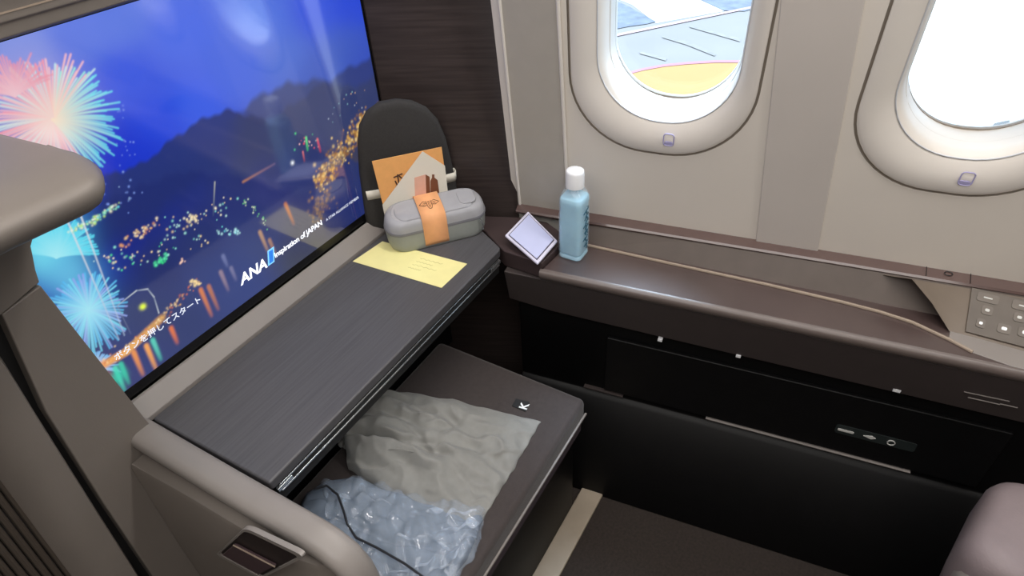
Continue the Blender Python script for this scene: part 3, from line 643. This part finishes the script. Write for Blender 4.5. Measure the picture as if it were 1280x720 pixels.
# wavy printed mark running up the label face turned to the viewer
rot = .0; fdir = np.array([math.sin(rot), -math.cos(rot), 0]); sdir = np.array([math.cos(rot), math.sin(rot), 0])
b = MB(); pts = []
for k in range(60):
    h = .12+.5*k/59; pts.append(np.array([bx_, by_, CZt+BH*h])+fdir*(W_+.0012)+sdir*(.002+.006*math.sin(k*.8)))
b.tube(pts, .0009, 5)
for k in range(6):
    z = CZt+BH*(.16+.08*k); c_ = np.array([bx_, by_, z])+fdir*(W_+.0012)+sdir*(-.014 if k % 2 else -.008)
    b.tube([c_, c_+sdir*.012+UP*.004, c_+sdir*.016-UP*.006], .0009, 5)
b.build('printed_mark', m_inkb, T)

# ------------------------------------------------------------------ things on the table
EL = np.array([.777, -.629, 0]); NB = np.array([-.629, -.777, 0])     # along the row, towards the viewer
# headphone case standing against the corner
p0 = np.array([.080, -.079, TZ])
nn = NB
def pl_(u, v, base): return bp(u, v, nn, nn@base)
T = thing('headphone_case', p0, 'black rounded upright case with a white band behind the grey kit', 'case')
sil = [(462, 300), (455, 262), (449, 215), (447, 180), (449, 158), (458, 140), (474, 128), (495, 124), (515, 126), (533, 134), (547, 149), (556, 170), (563, 198), (569, 225), (574, 262), (577, 282)]
pts = [pl_(u, v, p0) for u, v in sil]
pts[0][2] = TZ; pts[-1][2] = TZ
cen = sum(pts)/len(pts)
def shr(k, off): return [cen+(q-cen)*k*np.array([1, 1, 1])+NB*off if True else q for q in pts]
rings = []
for off, k in ((-.012, .95), (-.009, .99), (-.003, 1.), (.003, 1.), (.008, .985), (.011, .95), (.013, .88)):
    rg = []
    for q in pts:
        v = cen+(q-cen)*k+NB*off; v[2] = max(v[2], TZ+.0003); rg.append(v)
    rings.append(rg)
b = MB().loft(rings, True, True); b.build('shell', m_pouch, T, angle=60)
bl = pl_(455, 242, p0); br = pl_(570, 217, p0)
b = MB(); hgt = .011
dirb = (br-bl); 
ringsb = []
for off, e in ((-.0185, .0), (.0215, .0)):
    pass
q0, q1_ = bl-dirb*.008, br-dirb*.004
lp_ = [q0-NB*.008, q0+NB*.004, q0+dirb*.03+NB*.0125, q0+dirb*.15+NB*.0150, q1_-dirb*.15+NB*.0150, q1_-dirb*.03+NB*.0125, q1_+NB*.004, q1_-NB*.008, q1_-dirb*.1-NB*.0135, q0+dirb*.1-NB*.0135]
b.loft([[q-UP*hgt for q in lp_], [q+UP*hgt for q in lp_]], True, False); b.build('white_band', m_card, T, solid=.0006)

# amenity kit
T_k = [pz(491, 321.5, TZ), pz(613, 291.5, TZ)]
ek = T_k[1]-T_k[0]; Lk = np.linalg.norm(ek); ek /= Lk; nk = np.array([ek[1], -ek[0], 0]); nk = nk if nk@(CAM-T_k[0]) > 0 else -nk
HK = .056; DK = .078; KZ = 1.32
ck = (T_k[0]+T_k[1])/2-nk*DK/2
T = thing('amenity_kit', (ck[0], ck[1], TZ), 'silver-grey hard-sided amenity kit wrapped with an orange paper band', 'kit')
tilt = .0
def kp_(a, c, z): return ck+ek*a+nk*c+UP*(z*KZ+max(0, z-.02)*.45*(.5-c/DK))
def kring(k, z, r=.036): return [kp_(a, c, z) for a, c in rrect(Lk/2*k, DK/2*k, min(r*k, DK/2*k*.98), 8)]
b = MB().loft([kring(.90, .0), kring(.95, .003), kring(.985, .012), kring(1., .026), kring(1., .034)], True, True); b.build('lower_shell', m_kitl, T, angle=60)
b = MB().loft([kring(1., .038), kring(.995, .043), kring(.97, .050), kring(.92, .0545), kring(.84, .0565), kring(.83, .0553), kring(.78, .0553), kring(.76, .0575), kring(.5, .0590)], True, True); b.build('lid', m_kit, T, angle=50)
b = MB().loft([kring(1.012, .0335), kring(1.018, .0355), kring(1.018, .037), kring(1.012, .039), kring(.98, .038), kring(.98, .034)], True, False); b.build('zip', mat('grey_zip', (120, 120, 126), .5), T)
b = MB().prism([kp_(a, c, .0575) for a, c in [(x+Lk*.33, y-.0) for x, y in rrect(.019, .022, .012, 6)]], (0, 0, .0035)); b.build('embossed_panel', m_kit, T, bevel=.002)
b = MB().tube([kp_(Lk*.40, DK*.52, .036), kp_(Lk*.42, DK*.56, .028), kp_(Lk*.43, DK*.56, .014)], .0016, 6); b.build('zip_pull', m_silver, T)
# paper band over the kit
bo = -.01; bw = .027
sec = [(-.505, .004), (-.512, .03), (-.505, .048), (-.46, .058), (-.36, .0617), (0, .0625), (.36, .0617), (.46, .058), (.505, .050), (.518, .034), (.512, .012), (.46, .0018)]
rings = [[kp_(bo+x, c*DK, z) for c, z in sec] for x in (-bw, bw)]
b = MB().loft(rings, False); b.build('paper_band', m_kraft2, T, solid=.0006, angle=50)
# stylised winged emblem in line strokes on the band
def E2(pts_): return [kp_(bo+x, .006-y*1.2, .0632) for x, y in pts_]
b = MB()
b.tube(E2([(-.005, .008), (-.005, -.006), (-.003, -.011), (0, -.012), (.003, -.011), (.005, -.006), (.005, .008)]), .0006, 5)
b.tube(E2([(-.0015, .006), (-.0015, -.007), (.0015, -.007), (.0015, .006), (-.0015, .006)]), .0005, 5)
for sg in (-1, 1):
    b.tube(E2([(sg*.005, .004), (sg*.012, .008), (sg*.022, .001), (sg*.013, -.004), (sg*.005, -.002)]), .0006, 5)
    b.tube(E2([(sg*.006, .001), (sg*.012, .004), (sg*.014, -.0005), (sg*.009, .0), ]), .0005, 5)
b.build('printed_emblem', m_ink, T)

# envelope and card standing between kit and case
pe = ck-nk*(DK/2+.009)
def ple(u, v, off=0.): return bp(u, v, nk, nk@pe+off)
T = None
quadE = [ple(465, 202), ple(552, 184), ple(561, 250), ple(484, 290)]
quadE = [ple(465, 202), ple(552, 184)]
bl_ = quadE[0]+(ple(483, 268)-quadE[0])*1.0; br_ = ple(563, 262)
bl_ = np.array([*(bl_[:2]), TZ+.001]); br_ = np.array([*(br_[:2]), TZ+.001])
b = MB().prism([quadE[0], quadE[1], br_, bl_], -nk*.0022)
env = b.build('envelope', m_kraft, None, smooth=False); tag(env, 'orange kraft envelope standing between the black case and grey kit', 'envelope')
fl = ple(497, 222, .0008)
b = MB(); 
for (u0, v0, u1, v1) in ((492, 222, 503, 217), (497, 218, 499, 232), (494, 226, 497, 232), (499, 220, 504, 224)):
    b.tube([ple(u0, v0, .0006), ple(u1, v1, .0006)], .0014, 6)
b.build('printed_flower', m_ink, env)
qc = [ple(478, 256, .004), ple(528, 189, .004), ple(556, 207, .004), ple(562, 262, .004), ple(484, 285, .004)]
low = [np.array([*q[:2], max(q[2], TZ+.0008)]) for q in qc]
b = MB().prism(low, nk*.0012); crd = b.build('postcard', m_card, None, smooth=False); tag(crd, 'white card with a small perfume picture tucked in front of the envelope', 'card')
m_pink = mat('pale_pink_print', (222, 176, 156), .6); m_br = mat('brown_print', (120, 74, 50), .6)
def cq(name, pts_, m): MB().prism([ple(u, v, .0053) for u, v in pts_], nk*.0004).build(name, m, crd, smooth=False)
cq('printed_box', [(518, 222), (532, 218), (533, 250), (519, 250)], m_pink)
cq('printed_box', [(532, 218), (537, 221), (538, 250), (533, 250)], m_br)
cq('printed_bottle', [(538, 226), (540, 222), (540, 218), (543, 218), (543, 222), (547, 225), (549, 240), (547, 250), (538, 250)], m_br)

# yellow card lying flat
yc = [pz(u, v, TZ+.0006) for u, v in [(441, 327), (478, 302), (584, 330), (552, 360)]]
b = MB().prism(yc, (0, 0, .0008)); card = b.build('greeting_card', m_yell, None, smooth=False); tag(card, 'pale yellow printed card lying flat in front of the kit', 'card')
b = MB(); exy = (yc[2]-yc[1])/np.linalg.norm(yc[2]-yc[1]); eyy = (yc[0]-yc[1])
for k in range(4):
    o_ = yc[1]+exy*(.12)+eyy*(.25+.14*k)+UP*.0009; L_ = (.055, .04, .06, .03)[k]
    n_s = 14; b.tube([o_+exy*L_*j/n_s+eyy*.02*math.sin(j*2.1) for j in range(n_s+1)], .0004, 4)
b.build('printed_lines', m_olive, card)

# ------------------------------------------------------------------ bags on the ottoman
def interp(poly, u):
    seg = [np.linalg.norm(poly[i+1]-poly[i]) for i in range(len(poly)-1)]; L = sum(seg)*u
    for i, s in enumerate(seg):
        if L <= s or i == len(seg)-1: return poly[i]+(poly[i+1]-poly[i])*min(L/s, 1)
        L -= s
def soft_bag(A, B, hfun, nu=70, nv=56, zb=OZ, edge=0.003, jitter=.002):
    b = MB(); top, bot = [], []
    for i in range(nu+1):
        u = i/nu; a = interp(A, u); c = interp(B, u)
        for j in range(nv+1):
            v = j/nv; p = a*(1-v)+c*v; ed = min(v, 1-v, u*2, (1-u)); 
            wig = jitter*noise.noise(Vector((u*9, v*9, 3)))*8
            x, y = p[0]+wig*.5, p[1]+wig*.4
            prof = (1-abs(2*v-1)**2.6)**.5*min(1, (u/.04))**.5*min(1, ((1-u)/.035))**.5 if 0 < v < 1 else 0
            h = edge+max(0, hfun(u, v, p))*prof
            top.append((x, y, zb+h)); bot.append((x, y, zb+.0006))
    n = nv+1
    fs = []
    for i in range(nu):
        for j in range(nv):
            k = i*n+j; fs.append((k, k+1, k+n+1, k+n))
    b.add(top, fs); o = len(top); b.add(bot, [tuple(f[::-1]) for f in fs])
    rim = [i*n for i in range(nu+1)]+[nu*n+j for j in range(1, n)]+[i*n+nv for i in range(nu-1, -1, -1)]+[j for j in range(nv-1, 0, -1)]
    for q in range(len(rim)): k, l = rim[q], rim[(q+1) % len(rim)]; b.f.append((k, l, l+o, k+o))
    return b
def P_(l, z=OZ+.03): return [pz(u, v, z)*np.array([1, 1, 0]) for u, v in l]
A = P_([(438, 537), (450, 507), (468, 491), (490, 484), (530, 487), (575, 494), (625, 505), (676, 517)])
B = P_([(430, 560), (432, 575), (450, 590), (480, 604), (520, 622), (550, 640), (575, 655), (602, 640)])
def h1(u, v, p):
    body = .072*(1-.82*u**1.2)*(.6+.4*min(1, u*5))
    rad = math.exp(-u*4.)*(.022*math.sin(v*24+2*math.sin(u*7))+.006*math.sin(v*51+u*9))
    n1 = noise.noise(Vector((p[0]*22, p[1]*14, .3)))*.026*(1-.45*u)+(.5-abs(noise.noise(Vector((p[0]*34, p[1]*22, 1.3)))))*.022*(1-.4*u)-.008
    fold = -.020*math.exp(-((v-(.66-.1*u))/.035)**2)*(1 if u < .62 else max(0, 1-(u-.62)*8))
    fold2 = .014*math.exp(-((v-(.76-.12*u))/.05)**2)*max(0, 1-u*1.1)
    fold3 = -.010*math.exp(-((v-(.30+.25*u))/.03)**2)*math.exp(-((u-.35)/.22)**2)
    fold5 = -.012*math.exp(-((v-.5-.12*math.sin(u*5))/.022)**2)*math.exp(-((u-.45)/.25)**2)+.010*math.exp(-((v-.22-.2*u)/.04)**2)*math.exp(-((u-.5)/.3)**2)-.008*math.exp(-((u-.72+.25*v)/.03)**2)*math.exp(-((v-.35)/.2)**2)
    fold4 = .009*math.exp(-((v-(.42+.35*(u-.4)))/.05)**2)*math.exp(-((u-.5)/.25)**2)
    return body+rad+n1+fold+fold2+fold3+fold4+fold5
T = thing('drawstring_bag', (-.27, -.35, OZ), 'grey cotton drawstring bag lying rumpled on the ottoman', 'bag')
soft_bag(A, B, h1, 110, 90).build('cloth', m_bag, T, angle=180)
g0 = pz(436, 548, OZ+.03)
b = MB()
for k in range(9):
    a = k/9*2*PI; pts_ = [g0+np.array([.006*math.cos(a), .010*math.sin(a), .012*math.sin(a*2)*.4])+np.array([-.002, -.001, 0])*j+np.array([.004*math.cos(a)*j, .006*math.sin(a)*j, 0]) for j in range(4)]
    b.tube(pts_, [.006, .008, .008, .005], 6)
b.build('gathered_neck', m_bag, T, angle=180)
b = MB().tube([pz(436, 548, OZ+.045), pz(445, 560, OZ+.05), pz(462, 563, OZ+.055), pz(500, 561, OZ+.062), pz(530, 568, OZ+.05)], .0011, 6); b.build('drawstring', m_bag, T)
# woven label at the open end
kt = [pz(u, v, OZ+.0) for u, v in [(640, 508), (645, 499), (662, 503), (657, 515)]]
b = MB().prism([q+UP*.0006 for q in kt], (0, 0, .0016)); lab = b.build('bag_label', m_black2, T, smooth=False)
c_ = pz(649, 516, OZ); e1_ = kt[1]-kt[0]; e1_ /= np.linalg.norm(e1_); e2_ = np.cross(UP, e1_)
text('label_letter', 'K', m_white, lab, kt[3]+e1_*.003+UP*.0024, e1_, e2_, .026, bold=.03)

A2 = P_([(372, 640), (382, 612), (402, 598), (440, 592), (480, 606), (530, 625), (575, 634), (604, 640)], OZ+.02)
B2 = P_([(404, 705), (432, 738), (455, 758), (480, 762), (510, 752), (540, 735), (560, 722), (584, 690)], OZ+.02)
def h2(u, v, p):
    return .040*(1-.6*u)+noise.noise(Vector((p[0]*14, p[1]*14, 4.3)))*.018+noise.noise(Vector((p[0]*34, p[1]*34, 5)))*.006-.008*math.exp(-((v-.35-.3*u)/.03)**2)
T = thing('slipper_bag', (-.46, -.42, OZ), 'blue-grey soft bag wrapped in crinkled clear plastic at the ottoman front', 'bag')
soft_bag(A2, B2, h2, 80, 60).build('cloth', m_bag2, T, angle=180)
m_plas = mat('clear_crinkled_plastic', (205, 220, 240), .1, vary=.02, alpha=.24, spec=1., coat=1, coat_rough=.05)
A3 = P_([(395, 600), (440, 590), (480, 600), (515, 615), (545, 620), (575, 624), (606, 630)], OZ+.03)
B3 = P_([(420, 720), (440, 745), (470, 760), (500, 752), (535, 735), (560, 718), (592, 686)], OZ+.03)
def h3(u, v, p):
    r = abs(noise.noise(Vector((p[0]*20, p[1]*26, 9.3))))*.034+abs(noise.noise(Vector((p[0]*60, p[1]*45, 2.3))))*.012
    return .034*(1-.45*u)+r+.002
soft_bag(A3, B3, h3, 80, 70, edge=.006, jitter=.005).build('plastic_wrap', m_plas, T, angle=25)
cordp = [pz(u, v, OZ+.050) for u, v in [(392, 612), (408, 607), (422, 618), (430, 640), (434, 655), (445, 672), (470, 684), (505, 704), (530, 722)]]
b = MB().tube(cordp, .0022, 8); b.build('cord', m_cord, T)

# ------------------------------------------------------------------ lights
def area(name, loc, sx, sy, e, c, rot=(0, 0, 0)):
    l = bpy.data.lights.new(name, 'AREA'); l.shape = 'RECTANGLE'; l.size = sx; l.size_y = sy; l.energy = e; l.color = c
    o = bpy.data.objects.new(name, l); o.location = loc; o.rotation_euler = rot; col.objects.link(o); return o
area('cabin_ceiling_light', (-1.2, -.8, CZ-.02), 1.2, 2.4, 36, (1, .96, .92))
area('sidewall_wash_light', (.0, -1.2, CZ-.03), .1, 2.0, 18, (1, .96, .92))
sun = bpy.data.lights.new('sun', 'SUN'); sun.energy = 8; sun.angle = math.radians(22); sun.color = (.66, .83, 1)
so = bpy.data.objects.new('sun', sun); so.rotation_mode = 'QUATERNION'; so.rotation_quaternion = Vector((-math.cos(math.radians(67)), -.06, -math.sin(math.radians(67)))).to_track_quat('-Z', 'Y'); col.objects.link(so)
w = bpy.data.worlds.new('sky'); scene.world = w; w.use_nodes = True
bg = w.node_tree.nodes['Background']; bg.inputs[0].default_value = (.62, .80, 1, 1); bg.inputs[1].default_value = 4.2

# ------------------------------------------------------------------ camera
cam = bpy.data.cameras.new('camera'); cam.sensor_width = 36; cam.lens = FPX/1280*36; cam.clip_start = .01; cam.clip_end = 500
co = bpy.data.objects.new('camera', cam); col.objects.link(co)
from mathutils import Matrix
R = Matrix((M[0], M[1], -M[2])).transposed()
co.matrix_world = Matrix.Translation(CAM) @ R.to_4x4()
scene.camera = co
scene.view_settings.view_transform = 'Standard'; scene.view_settings.look = 'None'; scene.view_settings.gamma = 1; scene.view_settings.exposure = 0
scene.view_settings.use_curve_mapping = False
